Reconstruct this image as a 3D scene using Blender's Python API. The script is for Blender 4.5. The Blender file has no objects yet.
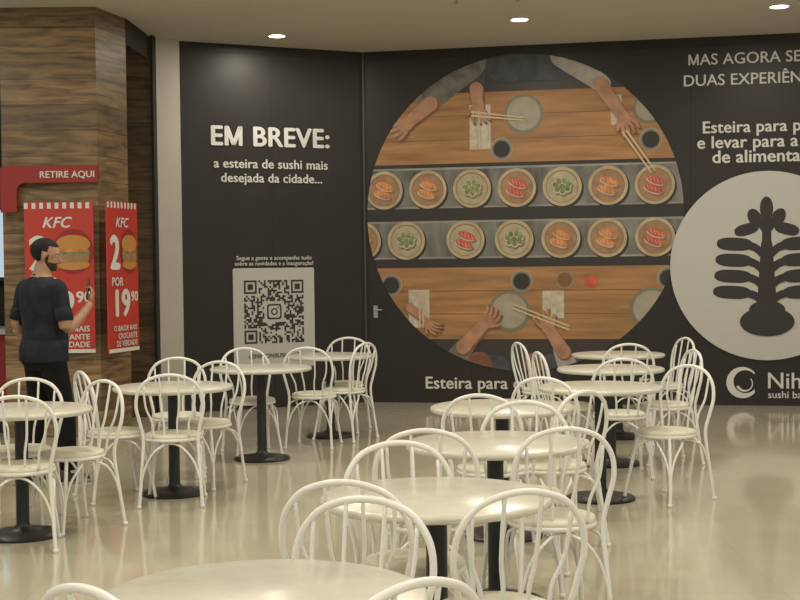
import bpy, math, random
from mathutils import Vector, Matrix
random.seed(7)
scene = bpy.context.scene
COL = scene.collection
try:
    scene.view_settings.view_transform = 'Standard'
except Exception:
    pass

# ------------------------------------------------------------------ materials
def mat(name, col, rough=0.5, metal=0.0, spec=0.5, noise=None, bump=0.0, emit=0.0):
    m = bpy.data.materials.new(name); m.use_nodes = True
    nt = m.node_tree; b = nt.nodes['Principled BSDF']
    b.inputs['Base Color'].default_value = (*col, 1)
    b.inputs['Roughness'].default_value = rough
    b.inputs['Metallic'].default_value = metal
    b.inputs['Specular IOR Level'].default_value = spec
    if emit:
        b.inputs['Emission Color'].default_value = (*col, 1)
        b.inputs['Emission Strength'].default_value = emit
    if noise:
        tc = nt.nodes.new('ShaderNodeTexCoord')
        n = nt.nodes.new('ShaderNodeTexNoise'); n.inputs['Scale'].default_value = noise[0]
        n.inputs['Detail'].default_value = 5
        src = tc.outputs['Object']
        if len(noise) > 2:
            mp = nt.nodes.new('ShaderNodeMapping'); mp.inputs['Scale'].default_value = noise[2]
            nt.links.new(src, mp.inputs['Vector']); src = mp.outputs['Vector']
        r = nt.nodes.new('ShaderNodeValToRGB')
        a = noise[1]
        r.color_ramp.elements[0].color = (*[c*(1-a) for c in col], 1)
        r.color_ramp.elements[1].color = (*[min(1, c*(1+a)) for c in col], 1)
        r.color_ramp.elements[0].position = 0.3; r.color_ramp.elements[1].position = 0.7
        nt.links.new(src, n.inputs['Vector'])
        nt.links.new(n.outputs['Fac'], r.inputs['Fac'])
        nt.links.new(r.outputs['Color'], b.inputs['Base Color'])
        if bump:
            bp = nt.nodes.new('ShaderNodeBump'); bp.inputs['Strength'].default_value = bump
            bp.inputs['Distance'].default_value = 0.01
            nt.links.new(n.outputs['Fac'], bp.inputs['Height'])
            nt.links.new(bp.outputs['Normal'], b.inputs['Normal'])
    return m

def floor_mat():
    m = bpy.data.materials.new('polished_tile'); m.use_nodes = True
    nt = m.node_tree; b = nt.nodes['Principled BSDF']; L = nt.links.new
    tc = nt.nodes.new('ShaderNodeTexCoord')
    br = nt.nodes.new('ShaderNodeTexBrick'); br.offset = 0.0
    br.inputs['Scale'].default_value = 1.0
    br.inputs['Brick Width'].default_value = 0.9; br.inputs['Row Height'].default_value = 0.9
    br.inputs['Mortar Size'].default_value = 0.003; br.inputs['Mortar Smooth'].default_value = 0.6
    br.inputs['Color1'].default_value = (0.52, 0.48, 0.365, 1)
    br.inputs['Color2'].default_value = (0.505, 0.465, 0.35, 1)
    br.inputs['Mortar'].default_value = (0.45, 0.41, 0.31, 1)
    n = nt.nodes.new('ShaderNodeTexNoise'); n.inputs['Scale'].default_value = 1.6; n.inputs['Detail'].default_value = 8
    r = nt.nodes.new('ShaderNodeMapRange'); r.inputs['To Min'].default_value = 0.84; r.inputs['To Max'].default_value = 1.08
    L(tc.outputs['Object'], br.inputs['Vector']); L(tc.outputs['Object'], n.inputs['Vector'])
    L(n.outputs['Fac'], r.inputs['Value'])
    vm = nt.nodes.new('ShaderNodeVectorMath'); vm.operation = 'SCALE'
    L(br.outputs['Color'], vm.inputs[0]); L(r.outputs['Result'], vm.inputs['Scale'])
    L(vm.outputs['Vector'], b.inputs['Base Color'])
    b.inputs['Roughness'].default_value = 0.095
    b.inputs['Specular IOR Level'].default_value = 0.95
    n2 = nt.nodes.new('ShaderNodeTexNoise'); n2.inputs['Scale'].default_value = 3.0
    bp = nt.nodes.new('ShaderNodeBump'); bp.inputs['Strength'].default_value = 0.06; bp.inputs['Distance'].default_value = 0.02
    L(tc.outputs['Object'], n2.inputs['Vector']); L(n2.outputs['Fac'], bp.inputs['Height']); L(bp.outputs['Normal'], b.inputs['Normal'])
    return m

def wood_mat(name, dark, light):
    m = bpy.data.materials.new(name); m.use_nodes = True
    nt = m.node_tree; b = nt.nodes['Principled BSDF']; L = nt.links.new
    tc = nt.nodes.new('ShaderNodeTexCoord')
    mp = nt.nodes.new('ShaderNodeMapping'); mp.inputs['Scale'].default_value = (1.2, 1.2, 9)
    n = nt.nodes.new('ShaderNodeTexNoise'); n.inputs['Scale'].default_value = 2.2; n.inputs['Detail'].default_value = 9
    n.inputs['Distortion'].default_value = 0.6
    r = nt.nodes.new('ShaderNodeValToRGB')
    r.color_ramp.elements[0].position = 0.34; r.color_ramp.elements[0].color = (*dark, 1)
    r.color_ramp.elements[1].position = 0.68; r.color_ramp.elements[1].color = (*light, 1)
    L(tc.outputs['Object'], mp.inputs['Vector']); L(mp.outputs['Vector'], n.inputs['Vector']); L(n.outputs['Fac'], r.inputs['Fac'])
    sp = nt.nodes.new('ShaderNodeSeparateXYZ'); L(tc.outputs['Object'], sp.inputs['Vector'])
    mm = nt.nodes.new('ShaderNodeMath'); mm.operation = 'MULTIPLY'; mm.inputs[1].default_value = 4.2; L(sp.outputs['Z'], mm.inputs[0])
    fl = nt.nodes.new('ShaderNodeMath'); fl.operation = 'FLOOR'; L(mm.outputs[0], fl.inputs[0])
    wn = nt.nodes.new('ShaderNodeTexWhiteNoise'); wn.noise_dimensions = '1D'; L(fl.outputs[0], wn.inputs['W'])
    fr = nt.nodes.new('ShaderNodeMath'); fr.operation = 'FRACT'; L(mm.outputs[0], fr.inputs[0])
    gt = nt.nodes.new('ShaderNodeMath'); gt.operation = 'GREATER_THAN'; gt.inputs[1].default_value = 0.035; L(fr.outputs[0], gt.inputs[0])
    sc = nt.nodes.new('ShaderNodeMath'); sc.operation = 'MULTIPLY_ADD'; sc.inputs[1].default_value = 0.6; sc.inputs[2].default_value = 0.65; L(wn.outputs['Value'], sc.inputs[0])
    s2 = nt.nodes.new('ShaderNodeMath'); s2.operation = 'MULTIPLY'; L(sc.outputs[0], s2.inputs[0])
    s3 = nt.nodes.new('ShaderNodeMath'); s3.operation = 'MULTIPLY_ADD'; s3.inputs[1].default_value = 0.6; s3.inputs[2].default_value = 0.4; L(gt.outputs[0], s3.inputs[0])
    L(s3.outputs[0], s2.inputs[1])
    vm = nt.nodes.new('ShaderNodeVectorMath'); vm.operation = 'SCALE'; L(r.outputs['Color'], vm.inputs[0]); L(s2.outputs[0], vm.inputs['Scale'])
    L(vm.outputs['Vector'], b.inputs['Base Color']); b.inputs['Roughness'].default_value = 0.45
    return m

M = {}
M['floor'] = floor_mat()
M['ceil'] = mat('ceiling_paint', (0.57, 0.53, 0.445), 0.9, noise=(0.8, 0.04))
M['black'] = mat('hoarding_black', (0.025, 0.0228, 0.0205), 0.45, spec=0.35, noise=(1.5, 0.15))
M['seam'] = mat('hoarding_seam', (0.008, 0.007, 0.007), 0.6)
M['edge'] = mat('hoarding_edge', (0.075, 0.068, 0.060), 0.5)
M['white'] = mat('print_white', (0.66, 0.65, 0.62), 0.6)
M['lgt'] = mat('print_circle', (0.52, 0.51, 0.48), 0.6)
M['ink'] = mat('print_ink', (0.030, 0.027, 0.025), 0.6)
M['woodp'] = wood_mat('pillar_wood', (0.10, 0.062, 0.028), (0.30, 0.20, 0.10))
M['woodd'] = wood_mat('dark_wood', (0.060, 0.040, 0.020), (0.16, 0.10, 0.05))
M['wprint'] = mat('print_wood', (0.36, 0.185, 0.075), 0.55, noise=(2.5, 0.32, (.5, 1, 5)))
M['wline'] = mat('print_wood_line', (0.20, 0.095, 0.04), 0.55)
M['belt'] = mat('print_belt', (0.16, 0.153, 0.138), 0.5, noise=(2.2, 0.6, (2.5, 1, .8)))
M['beltline'] = mat('print_belt_rail', (0.28, 0.27, 0.24), 0.5, noise=(2, 0.3))
M['dark'] = mat('print_dark', (0.040, 0.034, 0.029), 0.5)
M['plate'] = mat('print_plate', (0.47, 0.36, 0.23), 0.5, noise=(6, 0.2))
M['plate2'] = mat('print_plate_inner', (0.33, 0.19, 0.10), 0.5, noise=(10, 0.25))
M['plate3'] = mat('print_plate_pale', (0.40, 0.35, 0.225), 0.5, noise=(10, 0.2))
M['shade'] = mat('print_plate_ring', (0.23, 0.145, 0.08), 0.5)
M['salmon'] = mat('print_salmon', (0.58, 0.21, 0.06), 0.5, noise=(14, 0.3))
M['tuna'] = mat('print_tuna', (0.52, 0.095, 0.055), 0.5, noise=(14, 0.3))
M['green'] = mat('print_green', (0.18, 0.22, 0.085), 0.5, noise=(18, 0.45))
M['rice'] = mat('print_rice', (0.52, 0.46, 0.36), 0.5, noise=(14, 0.2))
M['bowl'] = mat('print_bowl', (0.20, 0.18, 0.135), 0.5)
M['bowl2'] = mat('print_bowl_inner', (0.35, 0.31, 0.235), 0.5, noise=(5, 0.15))
M['skinp'] = mat('print_skin', (0.42, 0.22, 0.13), 0.5, noise=(7, 0.25))
M['skind'] = mat('print_skin_dark', (0.20, 0.09, 0.05), 0.5, noise=(7, 0.3))
M['slv'] = mat('print_sleeve_grey', (0.16, 0.15, 0.135), 0.6, noise=(7, 0.4))
M['slv2'] = mat('print_sleeve_denim', (0.060, 0.065, 0.075), 0.6, noise=(7, 0.4))
M['slv3'] = mat('print_sleeve_pale', (0.38, 0.35, 0.31), 0.6, noise=(8, 0.2))
M['chop'] = mat('print_chopstick', (0.60, 0.46, 0.27), 0.5)
M['red'] = mat('poster_red', (0.47, 0.040, 0.028), 0.45, noise=(2, 0.1))
M['redd'] = mat('poster_red_dark', (0.27, 0.018, 0.014), 0.5)
M['bun'] = mat('poster_bun', (0.50, 0.23, 0.06), 0.5)
M['tubew'] = mat('white_enamel', (0.82, 0.82, 0.785), 0.32)
M['seat'] = mat('cream_vinyl', (0.70, 0.675, 0.55), 0.45, noise=(6, 0.05))
M['top'] = mat('cream_laminate', (0.64, 0.62, 0.535), 0.23, noise=(14, 0.05))
M['iron'] = mat('black_iron', (0.016, 0.015, 0.015), 0.4, noise=(20, 0.2))
M['jamb'] = mat('jamb_paint', (0.46, 0.43, 0.37), 0.7, noise=(2, 0.05))
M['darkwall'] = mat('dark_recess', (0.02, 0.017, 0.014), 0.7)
M['steel'] = mat('steel', (0.5, 0.5, 0.48), 0.3, metal=0.9)
M['lamp'] = mat('lamp_glow', (1.0, 0.92, 0.74), 0.5, emit=9)
M['screen'] = mat('menu_screen', (0.55, 0.70, 0.85), 0.5, emit=0.6)
M['shirt'] = mat('shirt_cotton', (0.021, 0.023, 0.034), 0.9, spec=.2, noise=(12, 0.3), bump=0.4)
M['pants'] = mat('black_trousers', (0.009, 0.009, 0.010), 0.9, spec=.2, noise=(12, 0.2), bump=0.3)
M['skin'] = mat('skin', (0.38, 0.21, 0.135), 0.55, noise=(20, 0.08))
M['hair'] = mat('black_hair', (0.010, 0.008, 0.007), 0.7, spec=.3, noise=(60, 0.4), bump=0.5)
M['beard'] = mat('short_beard', (0.055, 0.034, 0.025), 0.8, spec=.2, noise=(90, 0.5), bump=0.4)
M['shoe'] = mat('shoe', (0.02, 0.02, 0.021), 0.5)
M['sole'] = mat('shoe_sole', (0.35, 0.34, 0.32), 0.6)
M['eye'] = mat('eye_white', (0.6, 0.58, 0.55), 0.3)
M['lip'] = mat('lip', (0.30, 0.12, 0.09), 0.5)

# ------------------------------------------------------------------ mesh helpers
def obj(name, V, F, mats, parent=None, fm=None, smooth=False, loc=None, rotz=0.0):
    me = bpy.data.meshes.new(name)
    me.from_pydata([tuple(v) for v in V], [], F); me.update()
    if not isinstance(mats, (list, tuple)): mats = [mats]
    for m in mats: me.materials.append(m)
    if fm: me.polygons.foreach_set('material_index', fm)
    if smooth: me.polygons.foreach_set('use_smooth', [True]*len(me.polygons))
    o = bpy.data.objects.new(name, me); COL.objects.link(o)
    if parent: o.parent = parent
    if loc: o.location = loc
    o.rotation_euler[2] = rotz
    return o

def empty(name, loc=(0, 0, 0), rotz=0.0):
    o = bpy.data.objects.new(name, None); COL.objects.link(o)
    o.location = loc; o.rotation_euler[2] = rotz; o.empty_display_size = 0.1
    return o

class Acc:
    def __init__(s): s.V=[]; s.F=[]; s.M=[]
    def add(s, V, F, mi=0):
        n=len(s.V); s.V += [Vector(v) for v in V]; s.F += [[i+n for i in f] for f in F]; s.M += [mi]*len(F)

def box(x0,x1,y0,y1,z0,z1):
    V=[(x0,y0,z0),(x1,y0,z0),(x1,y1,z0),(x0,y1,z0),(x0,y0,z1),(x1,y0,z1),(x1,y1,z1),(x0,y1,z1)]
    F=[[0,3,2,1],[4,5,6,7],[0,1,5,4],[1,2,6,5],[2,3,7,6],[3,0,4,7]]
    return V,F

def prism(pts, z0, z1):
    n=len(pts); V=[(p[0],p[1],z0) for p in pts]+[(p[0],p[1],z1) for p in pts]
    F=[list(range(n-1,-1,-1)), list(range(n,2*n))]+[[i,(i+1)%n,n+(i+1)%n,n+i] for i in range(n)]
    return V,F

def crom(P, n=6, closed=False):
    P=[Vector(p) for p in P]; out=[]; N=len(P)
    rng = N if closed else N-1
    for i in range(rng):
        if closed: a,b,c,d=P[(i-1)%N],P[i],P[(i+1)%N],P[(i+2)%N]
        else: a=P[max(i-1,0)];b=P[i];c=P[i+1];d=P[min(i+2,N-1)]
        for k in range(n):
            t=k/n
            out.append(0.5*((2*b)+(c-a)*t+(2*a-5*b+4*c-d)*t*t+(3*b-a-3*c+d)*t**3))
    if not closed: out.append(P[-1])
    return out

def tube(P, r, seg=8, closed=False):
    P=[Vector(p) for p in P]; N=len(P)
    R = r if isinstance(r,(list,tuple)) else [r]*N
    V=[];F=[]; nrm=None
    for i in range(N):
        if closed: t=P[(i+1)%N]-P[(i-1)%N]
        else: t=P[min(i+1,N-1)]-P[max(i-1,0)]
        t.normalize()
        if nrm is None:
            nrm = t.orthogonal().normalized()
        else:
            nrm = (nrm - t*nrm.dot(t))
            nrm = nrm.normalized() if nrm.length>1e-6 else t.orthogonal().normalized()
        b=t.cross(nrm)
        for k in range(seg):
            a=2*math.pi*k/seg
            V.append(P[i]+(nrm*math.cos(a)+b*math.sin(a))*R[i])
    for i in range(N if closed else N-1):
        j=(i+1)%N
        for k in range(seg):
            F.append([i*seg+k,i*seg+(k+1)%seg,j*seg+(k+1)%seg,j*seg+k])
    if not closed:
        F.append(list(range(seg-1,-1,-1))); F.append([(N-1)*seg+k for k in range(seg)])
    return V,F

def lathe(prof, seg=40):
    V=[];F=[]
    for (r,z) in prof:
        for k in range(seg):
            a=2*math.pi*k/seg; V.append((r*math.cos(a), r*math.sin(a), z))
    n=len(prof)
    for i in range(n-1):
        for k in range(seg):
            F.append([i*seg+k,i*seg+(k+1)%seg,(i+1)*seg+(k+1)%seg,(i+1)*seg+k])
    F.append(list(range(seg-1,-1,-1))); F.append([(n-1)*seg+k for k in range(seg)])
    return V,F

def ellipsoid(c, rx, ry, rz, su=20, sv=14, rot=None):
    V=[];F=[]; c=Vector(c)
    for j in range(1,sv):
        ph=math.pi*j/sv
        for i in range(su):
            th=2*math.pi*i/su
            v=Vector((rx*math.sin(ph)*math.cos(th), ry*math.sin(ph)*math.sin(th), rz*math.cos(ph)))
            if rot: v = rot@v
            V.append(c+v)
    top=Vector((0,0,rz)); bot=Vector((0,0,-rz))
    if rot: top=rot@top; bot=rot@bot
    V.append(c+top); V.append(c+bot); a=len(V)-2; b=a+1
    for j in range(sv-2):
        for i in range(su):
            F.append([j*su+i,(j+1)*su+i,(j+1)*su+(i+1)%su,j*su+(i+1)%su])
    for i in range(su):
        F.append([a,i,(i+1)%su]); F.append([b,(sv-2)*su+(i+1)%su,(sv-2)*su+i])
    return V,F

# ------------------------------------------------------------------ room shell
H = 4.0
obj('floor', *box(-9,9,-4,17,-0.1,0), M['floor'])
obj('ceiling', *box(-9,9,-4,17,H,H+0.1), M['ceil'])

Cn = Vector((-0.40,15.35)); Rn = Vector((4.30,14.40)); Ln = Vector((-2.35,14.43))
angR = math.atan2(Rn.y-Cn.y, Rn.x-Cn.x); angL = math.atan2(Cn.y-Ln.y, Cn.x-Ln.x)
lenL = (Cn-Ln).length
obj('wall_back_right', *box(0,7.5,0,0.08,0,H), M['black'], loc=(Cn.x,Cn.y,0), rotz=angR)
obj('wall_back_left', *box(0,lenL+0.01,0,0.08,0,H), M['black'], loc=(Ln.x,Ln.y,0), rotz=angL)

# flat print layers, panel local frame: x along the wall, z up, -y toward the hall
def frame(name, base, ang): return empty(name, (base.x,base.y,0), ang)
def multi(name, polys, m, par, off):
    V=[];F=[]; j=0
    for pts in polys:
        if len(pts)<3: continue
        n=len(V); o=off+0.00006*j; j+=1
        V+=[(p[0],-o,p[1]) for p in pts]; F.append(list(range(n,n+len(pts))))
    if F: return obj(name,V,F,m,par)
def poly(name, pts, m, par, off): return multi(name,[pts],m,par,off)
def circ(cx,cz,r,n=48,ry=None,rot=0):
    ry = ry or r; out=[]
    for k in range(n):
        a=2*math.pi*k/n; x=r*math.cos(a); y=ry*math.sin(a)
        out.append((cx+x*math.cos(rot)-y*math.sin(rot), cz+x*math.sin(rot)+y*math.cos(rot)))
    return out
def rect(x0,x1,z0,z1): return [(x0,z0),(x1,z0),(x1,z1),(x0,z1)]
def rrect(x0,x1,z0,z1,r,n=6):
    out=[]
    for cx,cz,a0 in ((x1-r,z1-r,0),(x0+r,z1-r,90),(x0+r,z0+r,180),(x1-r,z0+r,270)):
        for k in range(n+1):
            a=math.radians(a0+90*k/n); out.append((cx+r*math.cos(a),cz+r*math.sin(a)))
    return out
def limb2(p,q,w1,w2,n=8):
    a=math.atan2(q[1]-p[1],q[0]-p[0]); out=[]
    for k in range(n+1):
        t=a+math.pi/2+math.pi*k/n; out.append((p[0]+w1*math.cos(t),p[1]+w1*math.sin(t)))
    for k in range(n+1):
        t=a-math.pi/2+math.pi*k/n; out.append((q[0]+w2*math.cos(t),q[1]+w2*math.sin(t)))
    return out
def clip(pts, cx, cz, R, n=72):
    C=[(cx+R*math.cos(2*math.pi*k/n), cz+R*math.sin(2*math.pi*k/n)) for k in range(n)]
    out=pts
    for i in range(n):
        a=C[i]; b=C[(i+1)%n]; inp=out; out=[]
        if not inp: break
        def side(p): return (b[0]-a[0])*(p[1]-a[1])-(b[1]-a[1])*(p[0]-a[0])
        s=inp[-1]
        for e in inp:
            se,ss=side(e),side(s)
            if (se>=0)!=(ss>=0):
                t=ss/(ss-se); out.append((s[0]+(e[0]-s[0])*t, s[1]+(e[1]-s[1])*t))
            if se>=0: out.append(e)
            s=e
    return out

def text(name, body, x, z, w, par, m, off=0.01, prefix=None, bold=0.0, h=None, shear=0.0):
    """bold = stroke thickening in font units, done with shifted copies so letters stay clean"""
    def mk(b):
        cu=bpy.data.curves.new(name,'FONT'); cu.body=b; cu.size=1; cu.shear=shear; cu.resolution_u=4
        cu.space_character=1.0+bold*1.2
        o=bpy.data.objects.new(name,cu); COL.objects.link(o)
        dg=bpy.context.evaluated_depsgraph_get(); dg.update()
        me=bpy.data.meshes.new_from_object(o.evaluated_get(dg)); bpy.data.objects.remove(o)
        return me
    ref=mk(prefix or body)
    xs=[v.co.x for v in ref.vertices]; ys=[v.co.y for v in ref.vertices]
    s=w/(max(xs)-min(xs)); sz = s if h is None else h/max(ys)
    x0=min(xs)
    V0=[];F0=[]
    if 'M' in body and not shear:
        st=.085
        Mw=.62
        cur=0.0
        def width(t):
            if not t: return 0
            mm=mk(t+'|'); mx=max(v.co.x for v in mm.vertices)
            mm2=mk('|'); return mx-max(v.co.x for v in mm2.vertices)
        capref=mk('H'); cap=max(v.co.y for v in capref.vertices)
        chunk=''
        def flush(c):
            nonlocal cur
            if c:
                mm=mk(c); n=len(V0)
                V0.extend([(v.co.x+cur,v.co.y) for v in mm.vertices]); F0.extend([[i+n for i in p.vertices] for p in mm.polygons])
                cur+=width(c)
        for ch in body:
            if ch=='M':
                flush(chunk); chunk=''
                l=cur+.07; r=l+Mw; mid=(l+r)/2
                quads=[[(l,0),(l+st,0),(l+st,cap),(l,cap)],[(r-st,0),(r,0),(r,cap),(r-st,cap)],
                       [(l,cap),(mid-st*.55,.02),(mid+st*.55,.02),(l+st*1.25,cap)],[(r-st*1.25,cap),(mid-st*.55,.02),(mid+st*.55,.02),(r,cap)]]
                for qd in quads:
                    n=len(V0); V0.extend(qd); F0.append([n,n+1,n+2,n+3])
                cur=r+.07+bold
            else: chunk+=ch
        flush(chunk)
        if prefix:
            parts=prefix.split('M'); pw=sum(width(p) for p in parts)+(len(parts)-1)*(Mw+.14+bold)
            x0=min(v[0] for v in V0); s=w/(pw-x0)
        else:
            x0=min(v[0] for v in V0); s=w/(max(v[0] for v in V0)-x0)
        sz=s if h is None else h/cap
    else:
        me=mk(body)
        V0=[(v.co.x,v.co.y) for v in me.vertices]; F0=[list(p.vertices) for p in me.polygons]
    V=[];F=[]
    sh=[(0,0)] if bold<=0 else [(-bold,0),(bold,0),(0,bold*.6),(0,-bold*.6),(0,0)]
    for k,(dx,dz) in enumerate(sh):
        for f in F0:
            n=len(V)
            V+=[((V0[i][0]-x0+dx)*s+x, -off-0.0003*k, (V0[i][1]+dz)*sz+z) for i in f]
            F.append(list(range(n,n+len(f))))
    return obj(name,V,F,m,par)

# seams of the hoarding panels
seamR = frame('trim_1', Cn, angR)
multi('panel_joints', [rect(u-0.006,u+0.006,0,H) for u in (1.22,2.44,3.66,4.88,6.1)]+[rect(0,7.4,3.9,3.912)], M['seam'], seamR, 0.0015)
multi('corner_edge', [rect(0.0,0.015,0,H)], M['edge'], seamR, 0.0022)
multi('corner_gap', [rect(0.015,0.045,0,H)], M['seam'], seamR, 0.0018)
seamL = frame('trim_2', Ln, angL)
multi('panel_joints', [rect(u-0.006,u+0.006,0,H) for u in (1.05,)]+[rect(lenL-.04,lenL-.01,0,H),rect(0,lenL,3.9,3.912)], M['seam'], seamL, 0.0015)

# ---- left mural text
mL = frame('promotional_lettering', Ln, angL)
text('headline','EM BREVE:',0.36,2.90,1.37,mL,M['white'],bold=0.032,h=.205)
text('subline','a esteira de sushi mais',0.38,2.655,1.33,mL,M['white'],bold=0.024)
text('subline_2','desejada da cidade...',0.46,2.50,1.18,mL,M['white'],bold=0.024)
text('caption','Segue a gente e acompanhe tudo',0.62,1.645,0.88,mL,M['white'],bold=0.018)
text('caption_2','sobre as novidades e a inauguração!',0.60,1.585,0.92,mL,M['white'],bold=0.018)
# QR poster
q = frame('qr_code_poster', Ln, angL)
poly('sheet', rrect(0.575,1.53,0.45,1.555,0.02), M['lgt'], q, 0.006)
N=33; S=0.70; qx=1.05-S/2; qz=0.72; c=S/N
def finder(i,j):
    for (a,b) in ((0,0),(N-7,N-7),(0,N-7)):
        if a<=i<a+7 and b<=j<b+7:
            x=i-a;y=j-b
            return 1 if (x in(0,6) or y in(0,6) or (2<=x<=4 and 2<=y<=4)) else 0
        if a-1<=i<a+8 and b-1<=j<b+8: return 0
    return None
V=[];F=[]
for i in range(N):
    for j in range(N):
        if abs(i-16)<=5 and abs(j-16)<=5: continue
        f=finder(i,j)
        if f is None: f = random.random()<0.5
        if f:
            n=len(V); V+=[(p[0],-.008,p[1]) for p in rect(qx+i*c,qx+(i+1)*c,qz+j*c,qz+(j+1)*c)]; F.append([n,n+1,n+2,n+3])
obj('modules',V,F,M['ink'],q)
cx,cz=1.05,qz+S/2
poly('icon_1', rrect(cx-.085,cx+.085,cz-.085,cz+.085,.03), M['ink'], q, 0.009)
poly('icon_2', rrect(cx-.066,cx+.066,cz-.066,cz+.066,.022), M['lgt'], q, 0.010)
poly('icon_3', circ(cx,cz,.040,24), M['ink'], q, 0.011)
poly('icon_4', circ(cx,cz,.024,24), M['lgt'], q, 0.012)
poly('icon_5', circ(cx+.045,cz+.045,.009,12), M['ink'], q, 0.012)
text('handle_text','@NIHONSUSHIBAR',0.75,0.56,0.60,q,M['ink'],bold=0.02)

# ---- right mural
mR = frame('sushi_mural', Cn, angR)
CU,CZ,R = 1.81,2.135,1.77
def AM(name, L, m, off):
    return multi(name, [clip([(CU+x,CZ+y) for x,y in pts],CU,CZ,R) for pts in L], m, mR, off)
def A(name, pts, m, off): return AM(name,[pts],m,off)
poly('picture_disc', circ(CU,CZ,R,96), M['dark'], mR, 0.003)
A('table_far', rect(-2,2,0.57,1.36), M['wprint'], 0.005)
A('table_near', rect(-2,2,-1.41,-0.60), M['wprint'], 0.005)
AM('table_boards', [rect(-2,2,b,b+0.009) for b in (0.83,1.10,-0.87,-1.13)], M['wline'], 0.006)
AM('belt', [rect(-2,2,0.07,0.53), rect(-2,2,-0.50,-0.07)], M['belt'], 0.005)
AM('belt_rails', [rect(-2,2,b,b+.022) for b in (.505,.07,-.095,-.50)], M['beltline'], 0.006)
AM('belt_gaps', [rect(-2,2,0.53,0.57), rect(-2,2,-0.60,-0.50), rect(-2,2,-0.07,0.07)], M['ink'], 0.0065)
rowU=[(-1.57+.505*k, .285) for k in range(7)]
rowL=[(-1.83,-.29),(-1.32,-.29),(-.64,-.29),(-.09,-.29),(.43,-.29),(.94,-.29),(1.46,-.29)]
PL=rowU+rowL
pale=(2,4,8,9,10)
AM('plate_shadows', [circ(a+.015,b-.02,.222,40) for a,b in PL], M['ink'], 0.0075)
AM('plates', [circ(a,b,.216,40) for a,b in PL], M['plate'], 0.009)
AM('plates_ring', [circ(a,b,.182,40) for a,b in PL], M['shade'], 0.0105)
AM('plates_inner', [circ(a,b-.004,.172,40) for i,(a,b) in enumerate(PL) if i not in pale], M['plate2'], 0.012)
AM('plates_pale', [circ(a,b-.004,.172,40) for i,(a,b) in enumerate(PL) if i in pale], M['plate3'], 0.012)
kinds=['salmon','salmon','green','tuna','green','salmon','tuna','salmon','green','tuna','green','salmon','salmon','tuna']
for kd in ('salmon','tuna','green'):
    L=[];LR=[];LH=[];LD=[]
    for (a,b),k in zip(PL,kinds):
        if k!=kd: continue
        if kd=='green':
            for t in range(7):
                an=t*2*math.pi/7+.3; rr=.072
                LD.append(circ(a+rr*math.cos(an)+.012,b+rr*.8*math.sin(an)-.016,.046,12))
                LR.append(circ(a+rr*math.cos(an),b+rr*.8*math.sin(an),.040,12))
                L.append(circ(a+rr*math.cos(an),b+rr*.8*math.sin(an)+.008,.033,10,.028,an))
            L.append(circ(a,b,.035,10,.03))
        else:
            for s in (-1,1):
                LD.append(circ(a+.015*s+.008,b+.046*s-.030,.112,18,.046,-.35))
                LR.append(circ(a+.015*s-.008,b+.046*s-.012,.104,18,.042,-.35))
                L.append(circ(a+.015*s,b+.046*s,.104,18,.043,-.35))
                for t in range(4):
                    x=a+.015*s-.06+.04*t; z=b+.046*s+.022-.0146*t
                    LH.append(limb2((x-.006,z+.020),(x+.010,z-.022),.0028,.0028,3))
    AM('sushi_shadow_'+kd, LD, M['shade'], 0.0128)
    AM('sushi_rice_'+kd, LR, M['rice'], 0.0142)
    AM('sushi_'+kd, L, M[kd], 0.0165)
    if LH: AM('sushi_grain_'+kd, LH, M['rice'], 0.019)
AM('bowls', [circ(.03,1.10,.22),circ(-.15,-1.10,.23),circ(1.42,-1.08,.24),circ(1.40,1.12,.17)], M['bowl'], 0.009)
AM('bowls_inner', [circ(.03,1.105,.185),circ(-.15,-1.095,.195),circ(1.42,-1.075,.20),circ(1.40,1.125,.14)], M['bowl2'], 0.010)
cups=[(-.22,.72),(1.42,.78),(-.01,-.76),(-1.5,-.79),(1.60,-.74)]
AM('cups', [circ(a,b,.125,28) for a,b in cups], M['bowl2'], 0.009)
AM('cups_body', [circ(a,b-.004,.113,28) for a,b in cups], M['bowl'], 0.010)
AM('cups_sauce', [circ(a,b-.004,.092,28) for a,b in cups], M['ink'], 0.011)
AM('cup_amber', [circ(.47,-.75,.105,28)], M['plate2'], 0.009)
AM('cup_amber_fill', [circ(.47,-.75,.08,28)], M['wline'], 0.010)
AM('cup_red', [circ(.76,-.77,.075,24)], M['tuna'], 0.010)
AM('napkins', [rect(-.58,-.34,.72,1.22),rect(-1.30,-1.06,-1.28,-.85),rect(.22,.46,-1.18,-.87),rect(.99,1.11,.95,1.28)], M['rice'], 0.008)
AM('chopsticks', [limb2((-.55,1.10),(.02,1.03),.012,.007,4),limb2((-.55,1.14),(.02,1.06),.012,.007,4),
    limb2((1.12,.86),(1.42,.42),.012,.008,4),limb2((1.16,.88),(1.46,.44),.012,.008,4),
    limb2((.50,-1.30),(-.12,-1.06),.012,.007,4),limb2((.50,-1.26),(-.10,-1.02),.012,.007,4),
    limb2((-1.17,-1.26),(-1.17,-.87),.009,.006,4),limb2((-1.13,-1.26),(-1.13,-.87),.009,.006,4),
    limb2((-.47,.75),(-.47,1.15),.009,.006,4),limb2((.32,-1.16),(.32,-.9),.009,.006,4)], M['chop'], 0.022)
AM('sleeves_grey', [limb2((-.62,1.72),(-1.05,1.26),.24,.115),limb2((-.95,-1.85),(-.62,-1.45),.14,.10)], M['slv'], 0.012)
AM('sleeves_denim', [limb2((-.5,1.75),(-.50,1.42),.14,.09),limb2((-.2,1.66),(.42,1.66),.20,.20),limb2((.3,-1.72),(.9,-1.72),.14,.14),limb2((-.3,-1.75),(-.9,-1.75),.16,.16)], M['slv2'], 0.011)
AM('sleeves_pale', [limb2((.48,1.74),(.90,1.40),.15,.095),limb2((.55,-1.85),(.42,-1.52),.12,.09)], M['slv3'], 0.012)
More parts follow.
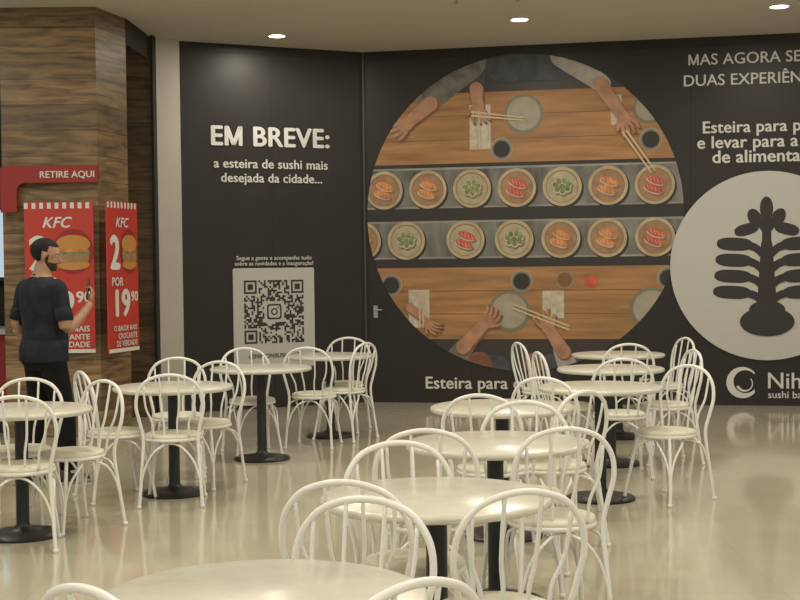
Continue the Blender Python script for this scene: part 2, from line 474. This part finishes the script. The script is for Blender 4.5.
def flat_hand(p,q,w,L=.10,spread=.5,bend=0):
    out=[limb2(p,q,w*1.0,w*.75)]
    a=math.atan2(q[1]-p[1],q[0]-p[0]); out.append(circ(q[0],q[1],w*1.15,18,w*.9,a))
    for i in range(4):
        o=(i-1.5)/3; t=a+o*spread
        s=(q[0]+math.cos(a+math.pi/2)*o*w*1.6+math.cos(a)*w*.7, q[1]+math.sin(a+math.pi/2)*o*w*1.6+math.sin(a)*w*.7)
        m=(s[0]+L*.6*math.cos(t),s[1]+L*.6*math.sin(t))
        e=(m[0]+L*(.5+.12*(i in(1,2)))*math.cos(t+bend),m[1]+L*(.5+.12*(i in(1,2)))*math.sin(t+bend))
        out += [limb2(s,m,w*.26,w*.23,5),limb2(m,e,w*.23,w*.17,5)]
    s=(q[0]-math.cos(a+math.pi/2)*w*.7,q[1]-math.sin(a+math.pi/2)*w*.7); t=a-.8
    out.append(limb2(s,(s[0]+L*.9*math.cos(t),s[1]+L*.9*math.sin(t)),w*.3,w*.22,5))
    return out
hands=[((-1.02,1.25),(-1.30,1.03),.085),((-.50,1.40),(-.48,1.20),.075),((.88,1.40),(1.13,1.02),.08),
       ((-.68,-1.50),(-.42,-1.22),.08),((.45,-1.55),(.28,-1.28),.08),((-1.28,-1.05),(-1.08,-1.22),.05)]
L=[];LS=[]
for i,(p,qq,w) in enumerate(hands):
    bd=.5 if i%2 else -.3
    L+=flat_hand(p,qq,w,L=.11,bend=bd)
    LS+=[[(x+.014,z-.018) for x,z in pp] for pp in flat_hand(p,qq,w*1.04,L=.115,bend=bd)]
AM('diner_hands_shade', LS, M['skind'], 0.013)
AM('diner_hands', L, M['skinp'], 0.018)
AM('diner_faces', [circ(-.50,-1.70,.15,24),circ(.12,-1.68,.12,24)], M['skind'], 0.0125)

mT = frame('promotional_lettering', Cn, angR)
text('line_1','MAS AGORA SERÃO',3.64,3.70,1.18,mT,M['white'],prefix='MAS AGORA SE',bold=0.010)
text('line_2','DUAS EXPERIÊNCIAS',3.59,3.475,1.23,mT,M['white'],prefix='DUAS EXPERIÊN',bold=0.010)
text('line_3','Esteira para pegar',3.79,2.96,1.02,mT,M['white'],prefix='Esteira para p',bold=0.022)
text('line_4','e levar para a praça',3.73,2.795,1.05,mT,M['white'],prefix='e levar para a',bold=0.022)
text('line_5','de alimentação',3.89,2.635,0.91,mT,M['white'],prefix='de alimenta',bold=0.022)
text('line_6','Esteira para comer aqui no salão',0.70,0.165,0.93,mT,M['white'],prefix='Esteira para',bold=0.022)

lg = frame('restaurant_emblem', Cn, angR)
EU,EZ=4.45,1.515
poly('disc', circ(EU,EZ,1.02,96), M['lgt'], lg, 0.024)
def curve_limb(pts,w0,w1):
    P=crom([(x,z,0) for x,z in pts],5); out=[]
    for i in range(len(P)-1):
        t=i/(len(P)-1); t2=(i+1)/(len(P)-1)
        out.append(limb2((P[i].x,P[i].y),(P[i+1].x,P[i+1].y),w0+(w1-w0)*t,w0+(w1-w0)*t2,4))
    return out
def leaf(cx,cz,a,b_,rot,n=28):
    """blunt rounded tier: superellipse"""
    out=[]
    for k in range(n):
        t=2*math.pi*k/n; c_,s_=math.cos(t),math.sin(t)
        x=a*math.copysign(abs(c_)**.72,c_); y=b_*math.copysign(abs(s_)**.85,s_)
        out.append((cx+x*math.cos(rot)-y*math.sin(rot),cz+x*math.sin(rot)+y*math.cos(rot)))
    return out
P=[limb2((0,-.50),(0,.22),.11,.060), limb2((0,.2),(0,.5),.05,.045)]
P+=[circ(0,.59,.070,20,.120)]
for s in (-1,1):
    P+=[circ(s*.120,.49,.070,20,.105,-s*.55), leaf(s*.21,.375,.13,.060,-s*.25)]
    P+=curve_limb([(0,.36),(s*.05,.42),(s*.09,.46)],.045,.035)
    for k in range(4):
        z=.225-.165*k
        P.append(leaf(s*(.335+.010*k),z,.190+.004*k,.068,s*.05))
        P+=curve_limb([(s*.17,z-.02),(s*.11,z-.045),(s*.05,z-.10)],.042,.038)
P+=[circ(0,-.575,.285,32,.150), circ(-.07,-.46,.12,20,.09),circ(.07,-.46,.12,20,.09)]
multi('tree_mark', [[(EU+x,EZ+y*1.05) for x,y in p] for p in P], M['ink'], lg, 0.026)
def crescent(cx,cz,R1,R2,dx,dz,a0,a1,n=30):
    out=[]
    for k in range(n+1):
        a=math.radians(a0+(a1-a0)*k/n); out.append((cx+R1*math.cos(a),cz+R1*math.sin(a)))
    for k in range(n,-1,-1):
        a=math.radians(a0+(a1-a0)*k/n); out.append((cx+dx+R2*math.cos(a),cz+dz+R2*math.sin(a)))
    return out
multi('swoosh', [crescent(4.19,.25,.17,.125,.03,.01,40,320),crescent(4.21,.24,.09,.07,.01,.0,200,400)], M['white'], lg, 0.006)
text('name_text','Nihon',4.46,.19,.34,lg,M['white'],prefix='Nih',bold=0.01)
text('name_small','sushi bar',4.46,.085,.30,lg,M['white'],prefix='sushi b',bold=0.01)

dh=frame('door_handle',Cn,angR)
a=Acc(); a.add(*box(.10,.15,-.012,0,.97,1.11)); a.add(*tube([(.125,-.01,1.06),(.125,-.05,1.06),(.21,-.05,1.06)],.009)); a.add(*tube([(.125,0,1.0),(.125,-.02,1.0)],.012))
obj('lever',a.V,a.F,M['steel'],dh)

# ------------------------------------------------------------------ left side: pillar, recess, jamb
obj('pillar', *prism([(-3.69,12.5),(-2.80,12.5),(-2.64,13.1),(-3.60,13.1)],0,H), M['woodp'])
obj('wall_recess', *prism([(-2.95,14.12),(-2.58,14.12),(-2.58,14.2),(-2.95,14.2)],0,H), M['woodd'])
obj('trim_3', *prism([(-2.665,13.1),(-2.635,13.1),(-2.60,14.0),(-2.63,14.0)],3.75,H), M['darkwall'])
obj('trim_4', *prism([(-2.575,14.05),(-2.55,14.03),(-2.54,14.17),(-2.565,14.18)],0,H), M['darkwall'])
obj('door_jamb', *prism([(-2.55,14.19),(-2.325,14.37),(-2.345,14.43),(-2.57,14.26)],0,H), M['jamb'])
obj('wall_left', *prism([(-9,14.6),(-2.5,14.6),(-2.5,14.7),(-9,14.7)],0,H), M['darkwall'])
k=empty('takeaway_counter')
obj('front',*box(-6.2,-3.74,12.9,13.5,0,0.95),M['redd'],k)
obj('top',*box(-6.25,-3.72,12.84,13.56,0.95,1.0),M['steel'],k)
obj('kick',*box(-6.2,-3.74,12.88,12.9,0,0.1),M['iron'],k)
k=empty('menu_display')
obj('casing',*box(-7.0,-3.9,14.44,14.50,1.45,2.25),M['iron'],k)
obj('panel',*box(-6.95,-3.95,14.43,14.44,1.49,2.21),M['screen'],k)
for i,x in enumerate((-6.3,-4.6)):
    obj('post_%d'%(i+1),*box(x,x+.08,14.44,14.50,0,1.45),M['iron'],k)

k=empty('pickup_sign',(-3.68,12.40,0))
pts=[(0,2.10),(0.15,2.10),(0.15,2.30),(0.17,2.35),(0.22,2.37),(0.90,2.37),(0.90,2.53),(0.03,2.53),(0,2.50)]
n=len(pts)
V=[(p[0],0,p[1]) for p in pts]+[(p[0],0.06,p[1]) for p in pts]
obj('board',V,[list(range(n)),list(range(2*n-1,n-1,-1))]+[[i,n+i,n+(i+1)%n,(i+1)%n] for i in range(n)],M['redd'],k)
text('sign_text','RETIRE AQUI',0.37,2.415,0.50,k,M['white'],off=0.004,bold=0.02)
obj('mount',*box(0.3,0.5,0.06,0.10,2.4,2.5),M['iron'],k)

def poster(name, x,y,ang, W):
    k=empty(name,(x,y,0),ang)
    z0,z1=0.79,2.19
    obj('board',*box(0,W,0,0.015,z0,z1),M['red'],k)
    multi('stripes',[rect(W*i/9,W*(i+.5)/9,z1-.06,z1-.005) for i in range(9)],M['white'],k,.002)
    text('logo_text','KFC',W*.27,z1-.235,W*.42,k,M['white'],off=.004,bold=.03,shear=.3)
    text('number','2',W*.09,z1-.62,W*.27,k,M['white'],off=.004,bold=.05,h=.30)
    text('por','POR',W*.12,z1-.78,W*.36,k,M['white'],off=.004,bold=.03)
    text('price','19',W*.24,z1-1.06,W*.44,k,M['white'],off=.004,bold=.05,h=.24)
    text('cents','90',W*.74,z1-.93,W*.22,k,M['white'],off=.004,bold=.04)
    bx,bz=W*.70,z1-.46
    multi('burger_shadow',[circ(bx,bz,W*.30,24,.21)],M['redd'],k,.002)
    multi('burger_bun',[circ(bx,bz+.07,W*.25,24,.085),circ(bx,bz-.12,W*.24,24,.05)],M['bun'],k,.004)
    multi('burger_lettuce',[circ(bx+W*.09*(i-2),bz-.02,W*.07,12,.03) for i in range(5)],M['green'],k,.005)
    multi('burger_chicken',[circ(bx+W*.10*(i-1.5),bz-.06,W*.09,12,.04) for i in range(4)],M['plate2'],k,.006)
    multi('burger_cheese',[circ(bx,bz+.01,W*.24,20,.014)],M['salmon'],k,.007)
    multi('band',[rect(0,W,z0+.0,z0+.035)],M['white'],k,.002)
    text('foot_1','O BALDE MAIS',W*.16,z0+.20,W*.76,k,M['white'],off=.004,bold=.03)
    text('foot_2','CROCANTE',W*.30,z0+.125,W*.62,k,M['white'],off=.004,bold=.03,h=.05)
    text('foot_3','DE VERDADE',W*.24,z0+.055,W*.68,k,M['white'],off=.004,bold=.03,h=.05)
    a=Acc()
    for xx in (W*.2,W*.75):
        for zz in (z0+.1,z1-.1): a.add(*tube([(xx,.014,zz),(xx,.07,zz)],.012))
    obj('standoffs',a.V,a.F,M['steel'],k)
poster('promotional_poster',-3.47,12.42,0,0.64)
poster('promotional_poster',-2.67,12.27,math.atan2(.55,.165),0.58)

# ------------------------------------------------------------------ ceiling lamps
spots=[(1.22,13.37,1),(-1.26,14.15,1),(3.65,12.85,1)]
for yy in (10.2,7.2,4.2,1.0,-2.0):
    for xx in (-4.5,-1.5,1.5,4.5): spots.append((xx,yy,0))
for (x,y,v) in spots:
    k=empty('ceiling_downlight',(x,y,H))
    obj('ring',*lathe([(.080,-.012),(.11,-.012),(.115,0.0),(.080,0.0)],32),M['ceil'],k)
    obj('glow_disc',*lathe([(.083,-.014),(.083,-.006)],32),M['lamp'],k)
    ld=bpy.data.lights.new('lamp','AREA'); ld.shape='DISK'; ld.size=.4 if not v else .17
    ld.energy= 37 if not v else 24; ld.color=(1,.93,.78)
    lo=bpy.data.objects.new('lamp_light',ld); COL.objects.link(lo); lo.parent=k; lo.location=(0,0,-.03)
for (x,y) in ((.55,12.3),(1.1,12.25)):
    k=empty('fire_sprinkler',(x,y,H))
    obj('head',*lathe([(.03,0),(.03,-.01),(.01,-.015),(.01,-.04),(.025,-.045),(.025,-.05)],16),M['steel'],k)

# ------------------------------------------------------------------ chairs
def chair_mesh():
    a=Acc(); r=.0115
    half=[(.205,-.235,0),(.190,-.205,.22),(.178,-.180,.44),(.198,-.195,.56),(.218,-.212,.66),(.205,-.226,.755),(.153,-.238,.828),(.08,-.245,.862)]
    P=[(-x,y,z) for x,y,z in half]+[(0,-.247,.873)]+[(x,y,z) for x,y,z in reversed(half)]
    a.add(*tube(crom(P,5),r,8))
    def hoop(x):
        t=min(1,abs(x)/.219); z=.66+.212*math.sqrt(1-t*t); y=-.212-.035*(z-.66)/.212
        return (x,y,z)
    for b,t in ((-.115,-.165),(-.042,-.062),(.042,.062),(.115,.165)):
        e=hoop(t)
        P=[(b,-.165,.455),(b*1.05,-.182,.56),((b+t)/2*1.12,-.205,.66),(e[0],e[1],e[2])]
        a.add(*tube(crom(P,4),.0075,6))
    for s in (-1,1):
        a.add(*tube(crom([(s*.125,.125,.44),(s*.150,.150,.30),(s*.175,.180,.14),(s*.190,.205,0)],4),r,8))
    ring=[(.185*math.cos(2*math.pi*i/36),.185*math.sin(2*math.pi*i/36)-.005,.435) for i in range(36)]
    a.add(*tube(ring,.012,8,closed=True))
    V,F=lathe([(.16,.430),(.186,.436),(.193,.450),(.188,.464),(.170,.471),(.10,.474),(.02,.473)],36)
    a.add([(x,y-.005,z) for x,y,z in V],F,1)
    legs={'fl':(-.172,.176,.16),'fr':(.172,.176,.16),'br':(.194,-.213,.16),'bl':(-.194,-.213,.16)}
    for p,q in (('fl','fr'),('fr','br'),('br','bl'),('bl','fl')):
        A_=Vector(legs[p]);B_=Vector(legs[q]); mid=(A_+B_)/2; inn=Vector((mid.x*.72,mid.y*.72,0))
        P=[A_, A_.lerp(B_,.10)+Vector((0,0,.13)), A_.lerp(B_,.28)+Vector((0,0,.225)), Vector((inn.x,inn.y,.412)), A_.lerp(B_,.72)+Vector((0,0,.225)), A_.lerp(B_,.90)+Vector((0,0,.13)), B_]
        a.add(*tube(crom(P,4),.0075,6))
    for (x,y) in ((-.205,-.235),(.205,-.235),(-.19,.205),(.19,.205)):
        V,F=lathe([(.015,0),(.015,.022)],10); a.add([(vx+x,vy+y,vz) for vx,vy,vz in V],F,0)
    me=bpy.data.meshes.new('bistro_chair'); me.from_pydata([tuple(v) for v in a.V],[],a.F); me.update()
    me.materials.append(M['tubew']); me.materials.append(M['seat'])
    me.polygons.foreach_set('material_index',a.M); me.polygons.foreach_set('use_smooth',[True]*len(me.polygons))
    return me
CM=chair_mesh()
# (x, y) of the top of the hoop back, direction the chair faces (degrees)
chairs=[(-2.12,7.33,100),(-2.37,8.52,270),(-1.84,8.30,228),(-2.16,9.02,30),
 (-1.51,8.70,94),(-1.33,9.85,248),(-1.73,10.32,280),
 (-1.34,11.45,292),(-.80,11.42,80),(-.31,11.98,150),(-.50,12.92,258),
 (1.94,11.38,90),(2.60,12.20,195),(1.03,11.75,15),
 (1.60,9.62,88),(1.07,10.45,10),(2.30,10.5,190),
 (1.93,8.95,220),(.86,8.12,60),(.99,7.22,132),(.42,7.10,72),(.62,6.72,262),
 (.10,5.62,86),(.69,5.62,98),(-.02,5.24,285),(.37,4.08,108),(-.19,4.30,78),(-.11,3.98,252),
 (-.69,2.90,50),(.03,2.92,128)]
for (x,y,ang) in chairs:
    o=bpy.data.objects.new('bistro_chair',CM); COL.objects.link(o)
    t=math.radians(ang); o.location=(x+.245*math.cos(t), y+.245*math.sin(t),0); o.rotation_euler[2]=t-math.pi/2

# ------------------------------------------------------------------ tables
def table_mesh():
    a=Acc()
    a.add(*lathe([(.05,.722),(.40,.722),(.412,.728),(.415,.738),(.412,.748),(.402,.753),(.0005,.753)],64),0)
    a.add(*lathe([(.15,.708),(.15,.7225)],32),1)
    a.add(*lathe([(.225,0),(.228,.012),(.215,.022),(.12,.034),(.06,.045),(.042,.065),(.038,.08),(.038,.690),(.06,.700),(.06,.710)],40),1)
    me=bpy.data.meshes.new('round_table'); me.from_pydata([tuple(v) for v in a.V],[],a.F); me.update()
    me.materials.append(M['top']); me.materials.append(M['iron'])
    me.polygons.foreach_set('material_index',a.M)
    me.polygons.foreach_set('use_smooth',[len(p.vertices)==4 for p in me.polygons])
    return me
TM=table_mesh()
for (x,y) in ((-2.24,7.87),(-1.58,9.27),(-1.14,10.9),(-.65,12.3),(1.95,12.0),(1.63,10.4),(1.32,8.87),(.58,7.7),(.43,6.15),(.12,4.74),(-.35,3.32)):
    o=bpy.data.objects.new('round_table',TM); COL.objects.link(o); o.location=(x,y,0)
    md=o.modifiers.new('es','EDGE_SPLIT'); md.split_angle=math.radians(50)

# ------------------------------------------------------------------ man
man=empty('man',(-2.60,9.75,0),math.radians(46))   # local +x = the way his body faces
def voxel(name, acc, vox, smooth=6):
    o=obj(name,acc.V,acc.F,M['skin'])
    md=o.modifiers.new('r','REMESH'); md.mode='VOXEL'; md.voxel_size=vox; md.use_smooth_shade=True
    ms=o.modifiers.new('s','SMOOTH'); ms.factor=.5; ms.iterations=smooth
    dg=bpy.context.evaluated_depsgraph_get(); dg.update()
    me=bpy.data.meshes.new_from_object(o.evaluated_get(dg)); bpy.data.objects.remove(o)
    me.polygons.foreach_set('use_smooth',[True]*len(me.polygons))
    return me
def link(name, me, mats):
    me.materials.clear()
    for m in mats: me.materials.append(m)
    o=bpy.data.objects.new(name,me); COL.objects.link(o); o.parent=man; return o
b=Acc()
def ring_loft(sec,seg=24):
    V=[];F=[]
    for (cx,cy,z,rx,ry) in sec:
        for k in range(seg):
            t=2*math.pi*k/seg; c_,s_=math.cos(t),math.sin(t)
            V.append((cx+rx*math.copysign(abs(c_)**.85,c_), cy+ry*math.copysign(abs(s_)**.85,s_), z))
    for i in range(len(sec)-1):
        for k in range(seg): F.append([i*seg+k,i*seg+(k+1)%seg,(i+1)*seg+(k+1)%seg,(i+1)*seg+k])
    F.append(list(range(seg-1,-1,-1))); F.append([(len(sec)-1)*seg+k for k in range(seg)])
    return V,F
b.add(*ring_loft([(0,0,.84,.10,.15),(-.005,0,.90,.138,.192),(0,0,.98,.142,.196),(.015,0,1.06,.142,.192),(.018,0,1.16,.142,.192),
   (.005,0,1.28,.142,.205),(-.005,0,1.38,.138,.215),(-.012,0,1.44,.118,.205),(-.015,0,1.485,.088,.155),(-.01,0,1.52,.064,.088),(0,0,1.56,.058,.062),(.012,0,1.62,.056,.058)]))
bones=[]
def limb3(pts,rad,tag,n=5):
    P=crom(pts,n); R=[]
    for i in range(len(P)):
        t=i/n; j=min(int(t),len(rad)-2); f=t-j; R.append(rad[j]*(1-f)+rad[j+1]*f)
    b.add(*tube(P,R,16)); 
    for i in range(len(P)-1): bones.append((P[i],P[i+1],tag,i/(len(P)-1)))
limb3([(.0,-.095,.95),(.05,-.10,.72),(.10,-.105,.50),(.11,-.11,.28),(.12,-.115,.10)],[.105,.096,.076,.070,.062],'leg')
limb3([(.0,.095,.95),(.02,.10,.72),(.01,.105,.50),(-.05,.105,.28),(-.10,.11,.10)],[.105,.096,.076,.070,.062],'leg')
RS,RE,RW=(-.01,-.22,1.425),(.01,-.29,1.14),(.22,-.23,1.28)
limb3([(-.01,-.14,1.43),RS,(.0,-.264,1.28),RE],[.066,.070,.058,.046],'armR')
limb3([RE,(.11,-.268,1.195),RW,(.262,-.215,1.322)],[.046,.043,.031,.029],'foreR')
LS,LE,LW=(-.01,.22,1.425),(-.05,.285,1.14),(.12,.25,.97)
limb3([(-.01,.14,1.43),LS,(-.03,.262,1.28),LE],[.066,.070,.058,.046],'armL')
limb3([LE,(.04,.277,1.05),LW,(.15,.245,.94)],[.046,.043,.031,.029],'foreL')
me=voxel('body',b,.011,8)
def dseg(p,a_,c_):
    d=c_-a_; t=max(0,min(1,(p-a_).dot(d)/max(d.length_squared,1e-9))); return (p-(a_+d*t)).length,t
idx=[]
for p in me.polygons:
    c0=p.center; best=9;tag=None;tt=0
    for (a_,c_,tg,t0) in bones:
        d,t=dseg(c0,a_,c_)
        if d<best: best=d;tag=tg;tt=t0
    if tag in('foreR','foreL') and best<.065: mi=2
    elif tag in('armR','armL') and c0.z<1.205 and best<.066 and abs(c0.y)>.235: mi=2
    elif c0.z>1.515 and abs(c0.y)<.12: mi=2
    elif c0.z<.93 and tag=='leg': mi=1
    elif c0.z<.90: mi=1
    else: mi=0
    idx.append(mi)
o=link('body',me,[M['shirt'],M['pants'],M['skin']])
me.polygons.foreach_set('material_index',idx)
a=Acc()
a.add(*ring_loft([(0,0,.90,.146,.198),(0,0,.912,.152,.204),(0,0,1.0,.150,.204),(.014,0,1.06,.146,.196),(.014,0,1.06,.12,.17),(0,0,.905,.13,.18)],36))
neck=[(.002+.066*math.cos(t*math.pi/12),.068*math.sin(t*math.pi/12),1.517-.012*math.cos(t*math.pi/12)) for t in range(24)]
a.add(*tube(neck,.009,8,closed=True))
for s,P0,P1 in ((-1,Vector((.0,-.262,1.29)),Vector((.006,-.281,1.20))),(1,Vector((-.03,.260,1.29)),Vector((-.042,.277,1.20)))):
    a.add(*tube([P0,P0.lerp(P1,.5),P1],[.060,.064,.063],18))
o=obj('shirt_trim',a.V,a.F,M['shirt'],man,smooth=True)
def hand(name, w, d, palmn, curl):
    """w wrist, d finger direction, palmn palm normal (fingers curl toward it)"""
    w=Vector(w); d=Vector(d).normalized(); nrm=Vector(palmn); nrm=(nrm-d*nrm.dot(d)).normalized(); s=d.cross(nrm)
    a=Acc()
    V,F=ellipsoid((0,0,0),.050,.040,.016,16,10); R3=Matrix((d,s,nrm)).transposed()
    a.add([w+d*.045+R3@Vector(v) for v in V],F)
    tips=[.066,.075,.070,.055]
    for i in range(4):
        off=(i-1.5)*.0195; p=w+d*.080+s*off; P=[p-d*.02,p]
        for k,f in enumerate((.42,.32,.26)):
            ang=curl*(k+.6)/1.5; dd=(d*math.cos(ang)+nrm*math.sin(ang)).normalized(); p=p+dd*tips[i]*f*1.05; P.append(p)
        a.add(*tube(P,[.0095,.0092,.0086,.0080,.0062],8))
    q=w+d*.022-s*.034; P=[q,q+(d*.6-s*.5+nrm*.4).normalized()*.030]; P.append(P[-1]+(d*.8+nrm*.5).normalized()*.026); P.append(P[-1]+(d*.7+nrm*.6+s*.25).normalized()*.02)
    a.add(*tube(P,[.013,.0115,.0098,.0075],8))
    return obj(name,a.V,a.F,M['skin'],man,smooth=True)
hand('hand_right',(.262,-.215,1.322),(.40,.22,.88),(-.6,.75,.25),1.15)
hand('hand_left',(.15,.245,.94),(.45,-.05,-.9),(-.6,-.6,-.2),.7)
pc=Vector((.279,-.161,1.422)); ax=Vector((.35,.30,.88)).normalized(); nn=Vector((-.75,.6,.1)); nn=(nn-ax*nn.dot(ax)).normalized(); sd=ax.cross(nn)
V,F=box(-.036,.036,-.0045,.0045,-.074,.074)
obj('phone',[pc+sd*v[0]+nn*v[1]+ax*v[2] for v in V],F,M['iron'],man)
for (x,y) in ((.12,-.115),(-.10,.11)):
    a=Acc()
    pts=[(-.085,.03),(-.09,0),(-.085,-.03),(-.02,-.036),(.09,-.046),(.15,-.038),(.185,0),(.15,.036),(.09,.044),(-.02,.034)]
    P2=crom([(px,py,0) for px,py in pts],4,closed=True)
    V,F=prism([(v.x+x,v.y+y) for v in P2],0,.022); a.add(V,F,1)
    V,F=ellipsoid((x+.045,y,.022),.135,.042,.052,20,12); V=[(v[0],v[1],max(v[2],.004)) for v in V]; a.add(V,F,0)
    V,F=ellipsoid((x-.035,y,.06),.055,.040,.055,16,10); a.add(V,F,0)
    obj('shoe',a.V,a.F,[M['shoe'],M['sole']],man,fm=a.M,smooth=True)
hd=Acc()
hd.add(*ellipsoid((.000,0,1.695),.098,.078,.092,28,20))
hd.add(*ellipsoid((.030,0,1.640),.068,.060,.085,24,16))
hd.add(*ellipsoid((.066,0,1.588),.030,.032,.024,16,10))
hd.add(*tube([(.092,0,1.685),(.104,0,1.662),(.116,0,1.645),(.100,0,1.636)],[.008,.011,.014,.012],10))
hd.add(*ellipsoid((.078,.030,1.700),.022,.026,.010,14,8)); hd.add(*ellipsoid((.078,-.030,1.700),.022,.026,.010,14,8))
hd.add(*tube([(.0,0,1.63),(-.005,0,1.55)],[.056,.056],16))
for s in (-1,1): hd.add(*ellipsoid((-.008,s*.080,1.665),.017,.010,.031,12,10))
me=voxel('head',hd,.005,3)
idx=[]
for p in me.polygons:
    c0=p.center
    beard = (c0.z<1.628 and c0.x>.020 and c0.z>1.570 and not (abs(c0.y)<.022 and 1.611<c0.z<1.622))
    side = (.008<c0.x<.026 and 1.60<c0.z<1.70 and .05<abs(c0.y)<.074)
    hair = c0.z>1.745 or (c0.x<-.025 and c0.z>1.625) or (c0.x<.015 and c0.z>1.70)
    idx.append(1 if hair else (2 if beard or side else 0))
piv=Vector((0,0,1.58)); T=Matrix.Translation(Vector((.012,0,0)))@Matrix.Translation(piv)@Matrix.Rotation(math.radians(-36),4,'Z')@Matrix.Rotation(math.radians(10),4,'Y')@Matrix.Translation(-piv)
me.transform(T)
o=link('head',me,[M['skin'],M['hair'],M['beard']]); me.polygons.foreach_set('material_index',idx)
def hp(V): return [T@Vector(v) for v in V]
V,F=ellipsoid((-.010,0,1.706),.106,.086,.094,28,20)
keep=[]
for f in F:
    c0=sum((Vector(V[i]) for i in f),Vector())/len(f)
    if c0.z>1.750 or (c0.x<.02 and c0.z>1.71) or (c0.x<-.03 and c0.z>1.63): keep.append(f)
obj('hair',hp(V),keep,M['hair'],man,smooth=True)
for s in (-1,1):
    V,F=ellipsoid((.080,s*.030,1.682),.011,.013,.008,12,8); obj('eye',hp(V),F,M['eye'],man,smooth=True)
    V,F=ellipsoid((.090,s*.030,1.682),.003,.005,.005,10,6); obj('pupil',hp(V),F,M['iron'],man,smooth=True)
    V,F=tube([(.090,s*.015,1.703),(.093,s*.030,1.707),(.082,s*.046,1.702)],.004,6); obj('eyebrow',hp(V),F,M['hair'],man,smooth=True)
V,F=ellipsoid((.091,0,1.618),.008,.022,.006,12,6); obj('mouth',hp(V),F,M['lip'],man,smooth=True)

# ------------------------------------------------------------------ world & camera
w=bpy.data.worlds.new('hall_ambient'); scene.world=w; w.use_nodes=True
w.node_tree.nodes['Background'].inputs['Color'].default_value=(1.0,.955,.865,1)
w.node_tree.nodes['Background'].inputs['Strength'].default_value=.38

cd=bpy.data.cameras.new('camera'); cd.sensor_width=36; cd.lens=60.3
cam=bpy.data.objects.new('camera',cd); COL.objects.link(cam)
cam.matrix_world=Matrix.Translation((0,0,1.57))@Matrix.Rotation(math.pi/2-math.atan(35/1340),4,'X')@Matrix.Rotation(-.012,4,'Z')
cd.dof.use_dof=False
scene.camera=cam
